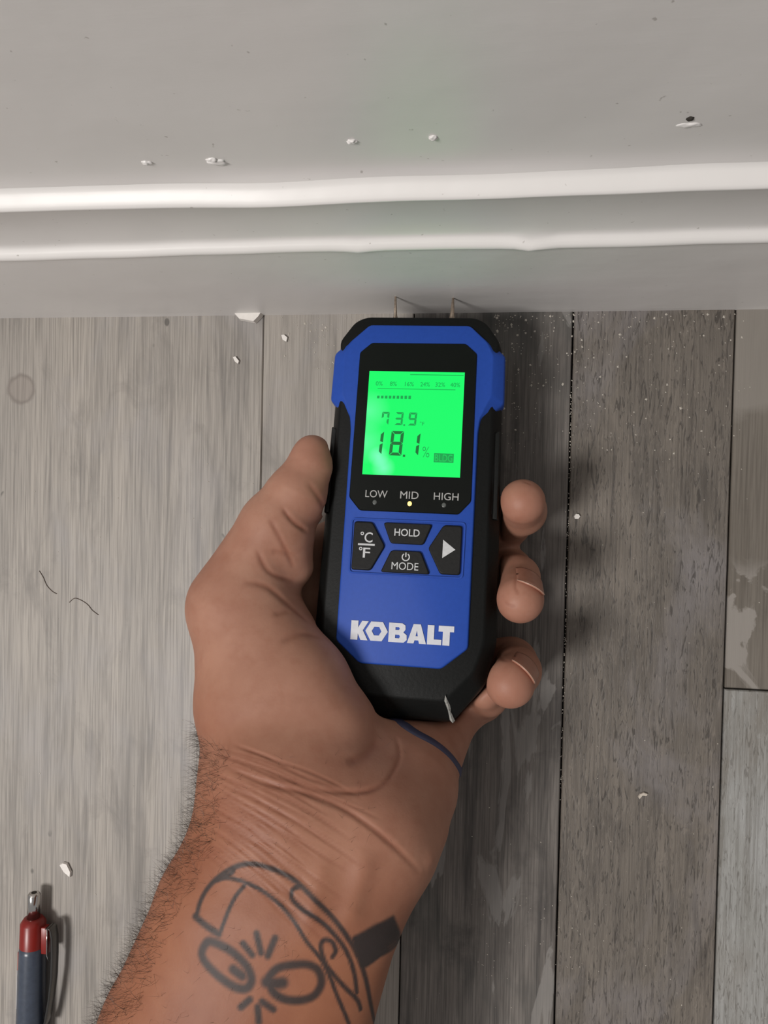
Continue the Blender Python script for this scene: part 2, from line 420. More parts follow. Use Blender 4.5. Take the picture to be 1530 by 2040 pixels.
# keypad rim, buttons, legends
Ro = rnd([(-20.3, .6), (20.3, .6), (20.1, -19.2), (-20.1, -19.2)], 1.6, 5)
Ri = rnd([(-19.75, .05), (19.75, .05), (19.55, -18.65), (-19.55, -18.65)], 1.2, 5)
bevel(flat('keypad_rim', [Ro, Ri], .1, .55, M_blue, meter), .00012)
def button(poly, label=None):
    a = rnd(poly, 1.0, 4); cx = sum(p[0] for p in poly)/len(poly); cy = sum(p[1] for p in poly)/len(poly)
    s = lambda k: [(cx+(x-cx)*k, cy+(y-cy)*k) for x, y in a]
    b = loft('button', [mm(s(1), .1), mm(s(1), .7), mm(s(.975), 1.1), mm(s(.93), 1.25)], M_btn, meter)
    for p in b.data.polygons: p.use_smooth = len(p.vertices) == 4
    return b
CFp = [(-19.1, -.7), (-12.6, -.7), (-7.6, -9.1), (-12.2, -17.9), (-19.1, -17.9)]
ZB = 1.25
b = button(CFp)
text('celsius', 'C', -15.0, -12.1, -8.1, -4.5, ZB, M_print, b, .010)
ringp = lambda x, y, r: [(x + r*math.cos(t), y + r*math.sin(t)) for t in (2*math.pi*i/14 for i in range(14))]
flat('degree_mark', [ringp(-15.9, -5.0, .62), ringp(-15.9, -5.0, .32)], ZB, .1, M_print, b)
flat('fraction_bar', [[(-17.2, -8.55), (-11.2, -8.55), (-11.2, -9.2), (-17.2, -9.2)]], ZB, .1, M_print, b)
flat('degree_mark', [ringp(-16.1, -10.4, .62), ringp(-16.1, -10.4, .32)], ZB, .1, M_print, b)
text('fahrenheit', 'F', -15.2, -12.7, -13.5, -10.0, ZB, M_print, b, .010)
b = button([(-8.7, -.7), (8.7, -.7), (5.9, -8), (-5.7, -8)])
text('hold_word', 'HOLD', -4.5, 4.4, -5.3, -2.7, ZB, M_print, b, .010)
b = button([(-5.4, -10.4), (5.2, -10.4), (8.7, -18.2), (-8.7, -18.2)])
text('mode_legend', 'MODE', -4.8, 4.6, -17.1, -14.5, ZB, M_print, b, 0)
arc = [(1.45*math.sin(t), -12.6 + 1.45*math.cos(t)) for t in np.linspace(.55, 2*math.pi-.55, 20)]
arc += [(1.05*math.sin(t), -12.6 + 1.05*math.cos(t)) for t in np.linspace(2*math.pi-.55, .55, 20)]
flat('power_sign', [arc, [(-.2, -11.0), (.2, -11.0), (.2, -12.6), (-.2, -12.6)]], ZB, .1, M_print, b)
b = button([(-x, y) for x, y in reversed(CFp)])
flat('arrow', [[(12.7, -5.9), (17.1, -9.2), (12.7, -12.3)]], ZB, .1, M_print, b)
LG = [
    [(-17.8, -35.5), (-15.3, -35.5), (-15.3, -37.9), (-14.0, -35.5), (-11.7, -35.5), (-13.6, -38.7), (-11.7, -42.1), (-14.2, -42.1), (-15.3, -39.9), (-15.3, -42.1), (-17.8, -42.1)],
    [(-10.8, -35.5), (-6.7, -35.5), (-4.8, -38.75), (-6.8, -42.1), (-10.7, -42.1), (-12.7, -38.75)],
    [(-9.6, -37.25), (-7.9, -37.25), (-7.05, -38.75), (-7.9, -40.2), (-9.6, -40.2), (-10.45, -38.75)],
    [(-4.5, -35.5), (.1, -35.5), (1.2, -36.2), (1.3, -37.6), (.6, -38.6), (1.8, -39.5), (1.9, -41.1), (.8, -42.1), (-4.5, -42.1)],
    [(-2.2, -36.9), (-1.0, -36.9), (-.7, -37.4), (-1.0, -37.9), (-2.2, -37.9)],
    [(-2.2, -39.5), (-.8, -39.5), (-.5, -40.1), (-.8, -40.7), (-2.2, -40.7)],
    [(2.0, -42.1), (4.0, -35.5), (6.5, -35.5), (8.6, -42.1), (6.2, -42.1), (5.9, -41), (4.6, -41), (4.3, -42.1)],
    [(4.9, -39.6), (5.65, -39.6), (5.25, -37.6)],
    [(8.9, -35.5), (11.2, -35.5), (11.2, -40.3), (13.8, -40.3), (13.8, -42.1), (8.9, -42.1)],
    [(12.7, -35.5), (18.0, -35.5), (18.0, -37.5), (16.6, -37.5), (16.6, -42.1), (14.2, -42.1), (14.2, -37.5), (12.7, -37.5)]]
flat('logo', LG, .2, .25, M_logo, meter)
# pins, from the meter's nose into the baseboard
M_pin = plain('dull_brass_pin', (.42, .34, .27), .35, .25, 900, 0, Metallic=.7)
for (px, py), x, r in (((788, 588), -10.6, .0012), ((903, 590), 10.5, .0016)):
    d = ray(px, py); q = CAM + d*((.0005-CAM[1])/d[1])
    q = MR.T @ (q - MC)
    base = np.array([q[0]*.5 + x*.0005, .0755, -.0125])
    tube('pin', [base, base + (q-base)*.25, base + (q-base)*.45, q], [r*1.25, r, r*.55, .00035], M_pin, meter, 12)
M_scuff = plain('pale_scuff', (.30, .30, .28), .6, .4, 1200)
sc_ = [(-.5, .1, .2), (.4, -.1, .2), (.9, .35, .0), (.5, .6, -.1), (.9, .98, .0), (.0, 1.04, .15), (-.7, .9, .15), (-.3, .5, .25)]
q0, q1 = np.array([15.9, -59.6, -.6]), np.array([18.6, -67.9, -6.4])
ring_ = [q0*(1-t) + q1*t + np.array([dx*.9, dx*.35, dz - .75*abs(dx)]) for dx, t, dz in sc_]
loft('scuff', [[tuple(p*.001) for p in ring_], [tuple((p + np.array([.1, -.15, .3]))*.001) for p in ring_]], M_scuff, body)

# ------------------------------------------------------------------ hand and forearm as one distance field
def cap(*pts): return [(at(x, y, z*.001), r*.001) for x, y, z, r in pts]
CH = [  # (chain of (pixel x, pixel y, height mm, radius mm), blend mm)
    (cap((150, 2480, 96, 24), (335, 2040, 91, 20.5), (434, 1800, 87, 19), (525, 1610, 81, 18.5)), 6),
    (cap((290, 2480, 98, 26), (472, 2040, 93, 23), (560, 1800, 87, 22), (625, 1640, 81, 20.5)), 14),
    (cap((440, 2480, 96, 24), (608, 2040, 91, 20), (684, 1800, 87, 19), (742, 1660, 80, 18.5)), 14),
    (cap((560, 1640, 80, 19), (525, 1530, 74, 19.5), (507, 1400, 64, 20), (486, 1230, 55, 17.5)), 12),   # thenar, outer
    (cap((600, 1600, 78, 18), (648, 1458, 66, 17.5), (590, 1370, 63, 19), (520, 1235, 56, 15)), 10),       # thenar, inner
    (cap((464, 1203, 53, 16), (550, 1050, 50, 13)), 8),                                                  # thumb
    (cap((550, 1050, 50, 13), (592, 985, 49, 10.8), (618, 932, 47, 7.8), (622, 905, 46, 7.0)), 3),
    (cap((604, 992, 47, 8.2), (622, 935, 46, 7)), 5),
    (cap((575, 1085, 52, 8), (586, 1128, 50, 7)), 5),
    (cap((520, 1200, 42, 11), (690, 1165, 13, 11)), 9),
    (cap((560, 1130, 36, 9), (690, 1075, 13, 10.5)), 6),
    (cap((620, 1590, 72, 20), (650, 1400, 38, 14), (700, 1180, 15, 12)), 14),                             # palm strands
    (cap((680, 1600, 72, 19), (740, 1420, 32, 14), (765, 1230, 15, 12)), 8),
    (cap((740, 1620, 70, 19), (790, 1480, 37, 15), (830, 1310, 17, 12)), 8),
    (cap((750, 1670, 76, 19.5), (805, 1565, 59, 18), (834, 1500, 44, 15)), 10),
    (cap((834, 1500, 44, 15), (866, 1462, 35, 12.6), (905, 1412, 27, 10.6)), 5),
    (cap((700, 1180, 15, 12), (880, 1090, 12, 10.5), (1006, 1040, 13, 9.6), (1040, 1018, 32, 8.4), (1041, 1000, 47, 7.9)), 4),
    (cap((765, 1230, 15, 12), (900, 1190, 12, 10.5), (1012, 1142, 13, 9.6), (1031, 1150, 34, 7.6), (1036, 1194, 51, 8.2)), 4),
    (cap((830, 1310, 17, 12), (930, 1330, 13, 10.5), (1018, 1322, 15, 9.8), (1030, 1336, 38, 8.2), (1016, 1361, 53, 8.5)), 4),
    (cap((905, 1412, 27, 10.6), (958, 1392, 20, 8.4), (972, 1388, 32, 6.8), (966, 1378, 42, 6.2)), 4),
]
def rcone(P, a, ra, b, rb):
    ba = (b - a).astype(np.float32); l2 = float(ba @ ba); h = ((P - a.astype(np.float32)) @ ba) / l2
    h = np.clip(h, 0, 1); q = P - a.astype(np.float32) - h[:, None]*ba
    return np.sqrt((q*q).sum(1)) - (ra + (rb-ra)*h).astype(np.float32)
def chain_d(P, ch):
    d = rcone(P, ch[0][0], ch[0][1], ch[1][0], ch[1][1])
    for i in range(1, len(ch)-1):
        e = rcone(P, ch[i][0], ch[i][1], ch[i+1][0], ch[i+1][1])
        h = np.clip(.5 + .5*(e-d)/.003, 0, 1); d = e*(1-h) + d*h - .003*h*(1-h)
    return d
HULL = sym([(22, 76.3), (30.7, 62), (32.6, -41), (29.2, -55.4), (18.5, -68.4)])
def meter_d(P):                        # convex hull of the meter, grown a little
    L = ((P - MC.astype(np.float32)) @ MR.astype(np.float32))*1000
    d = np.maximum(L[:, 2] - .4, -27.3 - L[:, 2])
    for i in range(len(HULL)):
        (x0, y0), (x1, y1) = HULL[i], HULL[(i+1) % len(HULL)]
        nx, ny = (y0-y1), (x1-x0); ln = math.hypot(nx, ny); nx /= ln; ny /= ln
        s = (L[:, 0]-x0)*nx + (L[:, 1]-y0)*ny
        d = np.maximum(d, s)
        d = np.maximum(d, (s + .5*(L[:, 2] + 7.2) - np.where((np.abs(L[:, 0]) > 24) & (L[:, 1] > 1) & (L[:, 1] < 37), 1.9, 0))*.894)   # sloping shoulder
    return d*.001
def hand_d(P, tight=None):
    P = P.astype(np.float32); D = np.full(len(P), .05, np.float32)
    for ch, kb in CH:
        lo = np.min([c - r for c, r in ch], 0) - .02; hi = np.max([c + r for c, r in ch], 0) + .02
        m = np.where(((P > lo) & (P < hi)).all(1))[0]
        if not len(m): continue
        e = chain_d(P[m], ch); d = D[m]; k_ = kb*.001
        h = np.clip(.5 + .5*(e-d)/k_, 0, 1)
        D[m] = e*(1-h) + d*h - k_*h*(1-h)
    c = .0007 - meter_d(P)
    k_ = .002
    h = np.clip(.5 + .5*(D-c)/k_, 0, 1)
    D = c*(1-h) + D*h + k_*h*(1-h)
    return np.maximum(D, .0006 - P[:, 2])
def surface_nets(lo, hi, s):
    n = np.ceil((hi-lo)/s).astype(int) + 1
    ax = [lo[i] + np.arange(n[i])*s for i in range(3)]
    V = np.empty(tuple(n), np.float32)
    for i in range(n[0]):
        Y, Z = np.meshgrid(ax[1], ax[2], indexing='ij')
        V[i] = 0
    G = np.stack(np.meshgrid(*ax, indexing='ij'), -1).reshape(-1, 3).astype(np.float32)
    V = hand_d(G).reshape(tuple(n))
    I = V < 0
    cells = tuple(np.array(n)-1)
    cnt = np.zeros(cells, np.int8); acc = np.zeros(cells + (3,), np.float32); num = np.zeros(cells, np.float32)
    sl = lambda o: tuple(slice(o[i], o[i] + cells[i]) for i in range(3))
    cor = [(a, b, c) for a in (0, 1) for b in (0, 1) for c in (0, 1)]
    for a in cor:
        for i in range(3):
            if a[i]: continue
            b = list(a); b[i] = 1; b = tuple(b)
            va, vb = V[sl(a)], V[sl(b)]
            x = (va < 0) != (vb < 0)
            t = np.where(x, va/np.where(x, va-vb, 1), 0)
            p = np.zeros(cells + (3,), np.float32); p[...] = a; p[..., i] += t
            acc += np.where(x[..., None], p, 0); num += x
    act = num > 0
    idx = -np.ones(cells, np.int64); idx[act] = np.arange(act.sum())
    base = np.argwhere(act)
    verts = lo + (base + acc[act]/num[act][:, None])*s
    quads = []
    for i in range(3):
        j, k_ = (i+1) % 3, (i+2) % 3
        a = [slice(None)]*3; b = [slice(None)]*3
        a[i] = slice(0, -1); b[i] = slice(1, None)
        ch = I[tuple(a)] != I[tuple(b)]
        e = np.argwhere(ch)
        ok = (e[:, j] > 0) & (e[:, k_] > 0) & (e[:, j] < n[j]-1) & (e[:, k_] < n[k_]-1)
        e = e[ok]
        o = np.zeros(3, int)
        def cell(dj, dk):
            q = e.copy(); q[:, j] -= dj; q[:, k_] -= dk
            return idx[q[:, 0], q[:, 1], q[:, 2]]
        qd = np.stack([cell(1, 1), cell(0, 1), cell(0, 0), cell(1, 0)], 1)
        fl = ~I[e[:, 0], e[:, 1], e[:, 2]]
        qd[fl] = qd[fl][:, ::-1]
        quads.append(qd)
    return verts, np.concatenate(quads)
lo = np.min([np.min([c-r for c, r in ch], 0) for ch, _ in CH], 0) - .004
hi = np.max([np.max([c+r for c, r in ch], 0) for ch, _ in CH], 0) + .004
V0, Q0 = surface_nets(lo, hi, .0012)
me = bpy.data.meshes.new('person')
me.from_pydata(V0.tolist(), [], Q0.tolist())
bm = bmesh.new(); bm.from_mesh(me)
bmesh.ops.smooth_vert(bm, verts=bm.verts, factor=.5, use_axis_x=True, use_axis_y=True, use_axis_z=True)
bmesh.ops.subdivide_edges(bm, edges=bm.edges, cuts=1, use_grid_fill=True)
bm.to_mesh(me); bm.free()
nv = len(me.vertices)
co = np.empty(nv*3, np.float32); me.vertices.foreach_get('co', co); co = co.reshape(-1, 3).astype(np.float64)
def grad(P, e=.0005):
    g_ = np.stack([hand_d(P + np.eye(3)[i]*e) - hand_d(P - np.eye(3)[i]*e) for i in range(3)], 1)
    return g_/np.maximum(np.linalg.norm(g_, axis=1), 1e-9)[:, None]
NRM = grad(co)
for _ in range(2):
    co -= NRM*hand_d(co)[:, None]*.9
def snap(px, py):                      # where a line of sight first meets the skin
    d = ray(px, py); d = d/np.linalg.norm(d); ts = np.linspace(.12, .36, 500)
    P = CAM + ts[:, None]*d; s = hand_d(P)
    i = np.argmax(s < 0)
    if s[i] >= 0: return P[np.argmin(s)]
    a, b = ts[max(i-1, 0)], ts[i]
    for _ in range(10):
        m = (a+b)/2
        if hand_d((CAM + m*d)[None])[0] < 0: b = m
        else: a = m
    return CAM + b*d
def smooth_line(pts, n=6):
    pts = [np.array(p, float) for p in pts]
    if len(pts) < 3: return [pts[0] + (pts[-1]-pts[0])*t for t in np.linspace(0, 1, n)]
    out = []
    for i in range(len(pts)-1):
        p0, p1, p2, p3 = pts[max(i-1, 0)], pts[i], pts[i+1], pts[min(i+2, len(pts)-1)]
        for t in np.linspace(0, 1, n, endpoint=False):
            out.append(.5*((2*p1) + (-p0+p2)*t + (2*p0-5*p1+4*p2-p3)*t*t + (-p0+3*p1-3*p2+p3)*t**3))
    return out + [pts[-1]]
def line_d(poly, reach):               # distance of each nearby vertex to a 3-D polyline on the skin
    pl = np.array(poly); m = np.where(((co > pl.min(0)-reach) & (co < pl.max(0)+reach)).all(1))[0]
    P = co[m]; D = np.full(len(m), 9.); T = np.zeros(len(m))
    L = len(pl)-1
    for i in range(L):
        a, b = pl[i], pl[i+1]; ba = b-a; h = np.clip(((P-a) @ ba)/max(ba @ ba, 1e-12), 0, 1)
        d = np.linalg.norm(P - a - h[:, None]*ba, axis=1)
        c = d < D; D[c] = d[c]; T[c] = (i + h[c])/L
    return m, D, T
disp = np.zeros(nv); red = np.zeros(nv); ink = np.zeros(nv)
def crease(pts, depth, wd, redness=.0, fade=True):
    pl = [snap(*p) for p in smooth_line(pts, 5)]
    m, D, T = line_d(pl, wd*.004)
    env = np.clip(4*np.minimum(T, 1-T) + .15, 0, 1) if fade else 1
    gs = np.exp(-(D/(wd*.001))**2)*env
    disp[m] -= depth*.001*gs
    disp[m] += depth*.00008*np.exp(-((D-wd*.002)/(wd*.001))**2)*env
    red[m] = np.maximum(red[m], gs*redness)
crease([(445, 1523), (520, 1557), (610, 1580), (680, 1608), (740, 1648), (790, 1690), (835, 1735)], .55, .8, .8)
crease([(612, 1570), (680, 1577), (735, 1574), (775, 1550), (795, 1505), (788, 1465)], .5, .8, .7)
crease([(690, 1520), (730, 1500), (755, 1470)], .5, 1.6, .7)
crease([(562, 1012), (585, 1040), (614, 1060)], .55, .8, 1)
crease([(535, 1030), (562, 1080), (586, 1132)], .28, .8, .9)
crease([(512, 1095), (535, 1138), (586, 1160)], .35, .9, .9)
crease([(485, 1160), (530, 1168), (575, 1205), (615, 1240)], .35, 1.1, .8)
crease([(540, 1100), (560, 1100), (592, 1108)], .35, .9, .5)
crease([(545, 1225), (580, 1215)], .3, 1.0, .5)
crease([(560, 1280), (600, 1262), (640, 1270)], .35, 1.2, .5)
crease([(612, 960), (634, 990), (648, 1015)], .25, 1.0, .5)
crease([(1028, 1148), (1026, 1168), (1034, 1184)], .2, .5, .8)
crease([(1005, 1198), (1015, 1206), (1028, 1208)], .1, .6, .6)
crease([(1040, 958), (1050, 962), (1060, 966)], .12, .5, .8)
crease([(990, 1300), (1000, 1312), (1012, 1318)], .15, .6, .6)
random.seed(5)
for i in range(46):                    # fine wrinkles of the wrist
    t = i/45; x0 = 428 - 40*t + random.uniform(-14, 60); y0 = 1475 + 210*t + random.uniform(-6, 6)
    ln = random.uniform(110, 300); sl = .30 + .38*t + random.uniform(-.05, .05)
    crease([(x0 + ln*u, y0 + ln*u*sl*(1 + .25*u) + random.uniform(-3, 3)) for u in (0, .33, .66, 1)], random.uniform(.10, .22), .40, .6)
for pts, dp in (((( 905, 1640), (845, 1730)), -.5), (((735, 1690), (690, 1850)), -.9), (((650, 1700), (610, 1860)), -.6)):
    crease(pts, dp, 3.2, 0)            # tendons stand proud
# tattoo lines (traced on a grid of the wrist)
tz = lambda u, v_: (180 + u/2.25, 1640 + v_/2.25)
def inkline(pts, wd, closed=False, a=.92, sm=True):
    p = [tz(*q) for q in pts]
    if closed: p = p + [p[0]]
    pl = [snap(*q) for q in (smooth_line(p, 6) if sm else p)]
    r = (wd*1.2 + 3)/2.25/2/6.4*.001             # half width in metres
    m, D, T = line_d(pl, r*4 + .001)
    ink[m] = np.maximum(ink[m], a*np.clip(1.15 - (D/r)**2*.55, 0, 1))
inkline([(475, 425), (490, 360), (520, 300), (570, 245), (640, 200), (715, 182), (800, 200), (890, 240), (960, 295), (1030, 365), (1100, 440), (1165, 530), (1205, 610), (1235, 700), (1255, 800), (1275, 900)], 15)
inkline([(560, 260), (620, 245), (700, 268), (780, 310), (860, 375), (920, 450), (970, 530), (1030, 605), (1070, 680), (1105, 770), (1135, 840), (1160, 900)], 11)
inkline([(690, 280), (650, 330), (620, 390), (595, 455), (578, 500)], 12)
inkline([(470, 418), (520, 460), (575, 497)], 20)
inkline([(590, 245), (630, 225), (640, 215)], 14)
inkline([(935, 285), (905, 300), (905, 340), (950, 385), (1020, 430), (1090, 495), (1145, 570), (1180, 660), (1195, 760)], 13)
inkline([(1085, 600), (1100, 570), (1080, 530), (1045, 525), (1033, 560), (1055, 630), (1100, 690), (1150, 745), (1195, 790), (1212, 835)], 13)
inkline([(505, 560), (530, 530), (580, 545), (640, 580), (700, 640), (722, 700), (700, 740), (650, 735), (580, 690), (520, 630), (500, 590)], 26, True)
inkline([(640, 655), (680, 685)], 28)
inkline([(800, 690), (840, 650), (910, 635), (980, 635), (1025, 665), (1035, 720), (1000, 775), (930, 795), (860, 785), (815, 750)], 25, True)
inkline([(790, 712), (830, 718), (862, 715)], 34)
for q in (((685, 540), (725, 590)), ((745, 495), (765, 580)), ((828, 515), (795, 595)), ((715, 790), (675, 825)), ((770, 800), (820, 835)), ((750, 825), (755, 890))):
    inkline(q, 20)
for k_ in range(12):                   # solid dark block on the wrist's edge
    t = k_/11
    inkline([(1188 + 36*t, 520 + 120*t), (1265 + 40*t, 478 + 120*t - 14*t*t), (1352 + 38*t, 432 + 88*t)], 24, a=.95, sm=False)
co += NRM*disp[:, None]
me.vertices.foreach_set('co', co.astype(np.float32).reshape(-1)); me.update()
for p in me.polygons: p.use_smooth = True
for nm, arr in (('ink', ink), ('red', red)):
    a = me.attributes.new(nm, 'FLOAT', 'POINT'); a.data.foreach_set('value', arr.astype(np.float32))
wr = at(640, 1600, .08); el = at(335, 2040, .09); fd = (el-wr)/np.linalg.norm(el-wr)
arm = np.clip(((co - wr) @ fd)/.05 + .5, 0, 1)                 # 0 on the hand, 1 on the tanned forearm
tips = np.zeros(nv)
for q in ((1041, 1000, .047), (1036, 1194, .051), (1016, 1361, .053), (621, 906, .046)):
    tips = np.maximum(tips, np.exp(-(np.linalg.norm(co - at(*q), axis=1)/.011)**2))
for nm, arr in (('arm', arm), ('tips', tips)):
    a = me.attributes.new(nm, 'FLOAT', 'POINT'); a.data.foreach_set('value', arr.astype(np.float32))
k = N('skin')
A = lambda nm: k.n('ShaderNodeAttribute', attribute_name=nm).outputs['Fac']
p1 = k.noise(k.pos((42, 42, 42)), 1, 4, .6); p2 = k.noise(k.pos((160, 160, 160)), 1, 3, .6); p3 = k.noise(k.pos((1300, 1300, 1300)), 1, 2)
palm = k.mix(k.ramp(p1, .35, .66), (.405, .213, .148), (.330, .155, .104))
fore = k.mix(k.ramp(p1, .35, .66), (.300, .122, .066), (.245, .090, .048))
c = k.mix(A('arm'), palm, fore)
c = k.mix(k.math('MULTIPLY', A('tips'), .35), c, (.36, .135, .095))
c = k.mix(k.math('MULTIPLY', k.ramp(p2, .5, .75), .3), c, (.27, .105, .062))
c = k.mix(k.math('MULTIPLY', A('red'), .55), c, (.20, .060, .034))
c = k.mix(A('ink'), c, (.022, .021, .022))
k.bump(k.math('ADD', k.math('MULTIPLY', p3, .3), p2), .22, .0004)
M_skin = k.out(c, .52, Specular_IOR_Level=.3, Subsurface_Weight=.12, Subsurface_Scale=.004)
k.b.inputs['Subsurface Radius'].default_value = (1, .35, .2)
person = link('person', me, M_skin)
tag(person, 'left hand and tattooed forearm, palm up, gripping the blue meter', 'person')

# fingernails
k = N('nail'); M_nail = k.out(k.mix(k.ramp(k.noise(k.pos((500, 500, 500))), .3, .7), (.42, .20, .14), (.36, .16, .11)), .3)
M_edge = plain('nail_edge', (.46, .31, .235), .4)
def nail(tip, prev, r, dors, l0, l1, wd):
    tip, prev = at(*tip), at(*prev); ax = tip-prev; ax /= np.linalg.norm(ax)
    dn = np.array(dors, float); dn -= ax*(dn @ ax); dn /= np.linalg.norm(dn); sd = np.cross(ax, dn)
    v = []; f = []; nu, nw = 12, 12
    for layer in (0, 1):
        for i in range(nu+1):
            s = l0 + (l1-l0)*i/nu
            for j in range(nw+1):
                a = (j/nw-.5)*2*wd/r
                e = 1 if i < nu else 1
                s2 = s + (.0016*(1-(2*j/nw-1)**2) if i == nu else 0) - (.0012*((2*j/nw-1)**2) if i > nu/2 else 0)
                q = tip + ax*s2 + (dn*math.cos(a) + sd*math.sin(a))*(r + (.00018 if layer else -.0003))
                v.append(q)
    n1 = (nu+1)*(nw+1)
    for i in range(nu):
        for j in range(nw):
            a = i*(nw+1)+j; f.append((a, a+1, a+nw+2, a+nw+1)); f.append((n1+a, n1+a+nw+1, n1+a+nw+2, n1+a+1))
    per = [j for j in range(nw+1)] + [i*(nw+1)+nw for i in range(1, nu+1)] + [nu*(nw+1)+j for j in range(nw-1, -1, -1)] + [i*(nw+1) for i in range(nu-1, 0, -1)]
    for i in range(len(per)):
        a, b = per[i], per[(i+1) % len(per)]; f.append((a, n1+a, n1+b, b))
    o = mesh('fingernail', v, f, M_nail, person, True)
    e = [v[n1 + nu*(nw+1)+j] + dn*.00005 for j in range(nw+1)]
    tube('nail_edge', e, .00013, M_edge, o, 6)
nail((1036, 1194, .051), (1031, 1150, .034), .0084, (.5, .8, .35), -.008, .0035, .0058)
nail((1016, 1361, .053), (1030, 1336, .038), .0087, (.68, .74, .2), -.009, .003, .0058)
nail((621, 906, .046), (598, 962, .048), .0075, (-.10, .55, -.80), -.007, .0060, .0052)

# arm hair along the outer edge of the wrist and on the forearm
random.seed(8)
hv = []; hf = []
cand = np.where((co[:, 2] > .06) & (co[:, 1] < at(400, 1455, .075)[1]))[0]
NR2 = NRM
edge = np.array([snap(*q) for q in ((412, 1530), (400, 1590), (365, 1660), (300, 1780), (240, 1900), (200, 1990))])
left = np.array([-.92, -.36, 0]) 
rng = np.random.default_rng(3)
sel = []
for i in rng.permutation(cand):
    nl = NR2[i] @ np.array([-.9, .38, .1])
    pr = .9 if (nl > .55) else (.10 if nl > 0 else .03)
    if nl > -.4 and rng.random() < pr: sel.append(i)
    if len(sel) >= 5200: break
def strip(p, d0, n0, ln, rad):
    pts = []; d = d0.copy(); q = p.copy()
    for s in range(5):
        pts.append(q.copy()); q = q + d*ln/4; d = d + n0*rng.normal(0, .06) + rng.normal(0, .08, 3) + np.array([-.05, -.10, -.12]); d /= np.linalg.norm(d)
    sd = np.cross(d0, n0); sd /= max(np.linalg.norm(sd), 1e-6); s2 = np.cross(d0, sd)
    b = len(hv)
    for s, q in enumerate(pts):
        r = rad*(1 - s/4.6)
        for a in range(3): hv.append(q + (sd*math.cos(a*2.094) + s2*math.sin(a*2.094))*r)
    for s in range(4):
        for a in range(3):
            a2 = (a+1) % 3; hf.append((b+s*3+a, b+s*3+a2, b+s*3+3+a2, b+s*3+3+a))
for i in sel:
    n0 = NR2[i]; d0 = n0*.55 + fd*rng.uniform(-.2, .6) + rng.normal(0, .25, 3) + np.array([.0, .2, 0]); d0 /= np.linalg.norm(d0)
    big_ = (n0 @ np.array([-.9, .38, .1])) > .5
    strip(co[i], d0, n0, rng.uniform(.003, .0065) if big_ else rng.uniform(.002, .004), .000045 if big_ else .000032)
mh = bpy.data.meshes.new('arm_hair'); mh.from_pydata([tuple(q) for q in hv], [], hf)
tag(link('arm_hair', mh, plain('dark_hair', (.035, .022, .015), .5), person), kind='stuff')

# rubber ring around the base of the little finger
topl = smooth_line([(772, 1424), (797, 1438), (827, 1459), (866, 1480), (896, 1505), (914, 1530), (921, 1548)], 5)
top3 = [snap(*q) for q in topl]
bot3 = []
for p in top3[1:-1]:
    zz = np.linspace(.0, p[2]-.004, 160); s_ = hand_d(np.stack([np.full(160, p[0]), np.full(160, p[1]), zz], 1))
    j = np.argmax(s_ < 0); bot3.append(np.array([p[0], p[1], zz[j]]))
loop = np.array(top3 + bot3[::-1])
for _ in range(2): loop = loop*.5 + np.roll(loop, 1, 0)*.25 + np.roll(loop, -1, 0)*.25
nl_ = grad(loop); loop = loop - nl_*hand_d(loop)[:, None]
v = []; f = []
prof_r = [(-.0015, -.0006), (-.0015, .0001), (-.0009, .0005), (.0009, .0005), (.0015, .0001), (.0015, -.0006)]
NA = len(loop)
for i in range(NA):
    tg = loop[(i+1) % NA] - loop[i-1]; tg /= np.linalg.norm(tg); sd_ = np.cross(nl_[i], tg)
    wk = 1.7 - .9*min(1, i/len(top3)) if i < len(top3) else .8
    for o_, h_ in prof_r: v.append(loop[i] + sd_*o_*wk + nl_[i]*h_)
m_ = len(prof_r)
for i in range(NA):
    for j in range(m_):
        a, b = i*m_+j, i*m_+(j+1) % m_; c_, d_ = ((i+1) % NA)*m_+j, ((i+1) % NA)*m_+(j+1) % m_
        f.append((a, b, d_, c_))
ring = mesh('ring', v, f, plain('dark_blue_silicone', (.040, .042, .085), .6), None, True)
tag(ring, 'dark blue rubber ring at the base of the little finger, below the meter', 'ring')

# ------------------------------------------------------------------ pen at lower left
pz0 = .0062
pa = at(68, 1778, pz0); pb = at(61, 2040, pz0); pd = pb - pa; L1 = np.linalg.norm(pd); pd /= L1
pen = empty('pen', tuple(pa))
ang = math.atan2(pd[1], pd[0]) + math.pi/2      # local -y runs down the barrel
pen.rotation_euler = (0, 0, ang)
tag(pen, 'red and slate blue click pen with chrome clip lying at the lower left', 'pen')
def lathe(name, prf, mat, parent, seg=32, off=(0, 0)):
    rings_ = [[(off[0] + r*math.cos(t), -y, off[1] + r*math.sin(t)) for t in (2*math.pi*i/seg for i in range(seg))] for y, r in prf]
    o = loft(name, rings_, mat, parent)
    for p in o.data.polygons: p.use_smooth = len(p.vertices) == 4
    return o
M_chrome = plain('chrome', (.62, .60, .58), .16, .04, 200, 0, Metallic=1.0)
M_red = plain('red_plastic', (.21, .012, .008), .35, .06, 300, .0)
M_slate = plain('slate_blue_barrel', (.050, .062, .088), .3, .12, 500, .05)
M_white = plain('white_print', (.62, .61, .62), .5)
M_redp = plain('red_print', (.50, .05, .03), .5)
clk = lathe('clicker', [(0, .0014), (.0002, .0022), (.0010, .0027), (.0112, .0028)], M_chrome, pen)
lathe('clicker_hole', [(-.0001, .0012), (.0006, .0012)], M_hole, clk, 16)
lathe('collar', [(.0112, .0029), (.0114, .0040), (.0135, .0054), (.0280, .0056), (.0285, .0056)], M_red, pen)
lathe('barrel', [(.0225, .00545), (.026, .0057), (.060, .0061), (.100, .0062), (.118, .0055), (.130, .0032), (.1325, .0014)], M_slate, pen)
lathe('writing_tip', [(.1325, .0013), (.1365, .0006), (.138, .0004)], M_chrome, pen, 16)
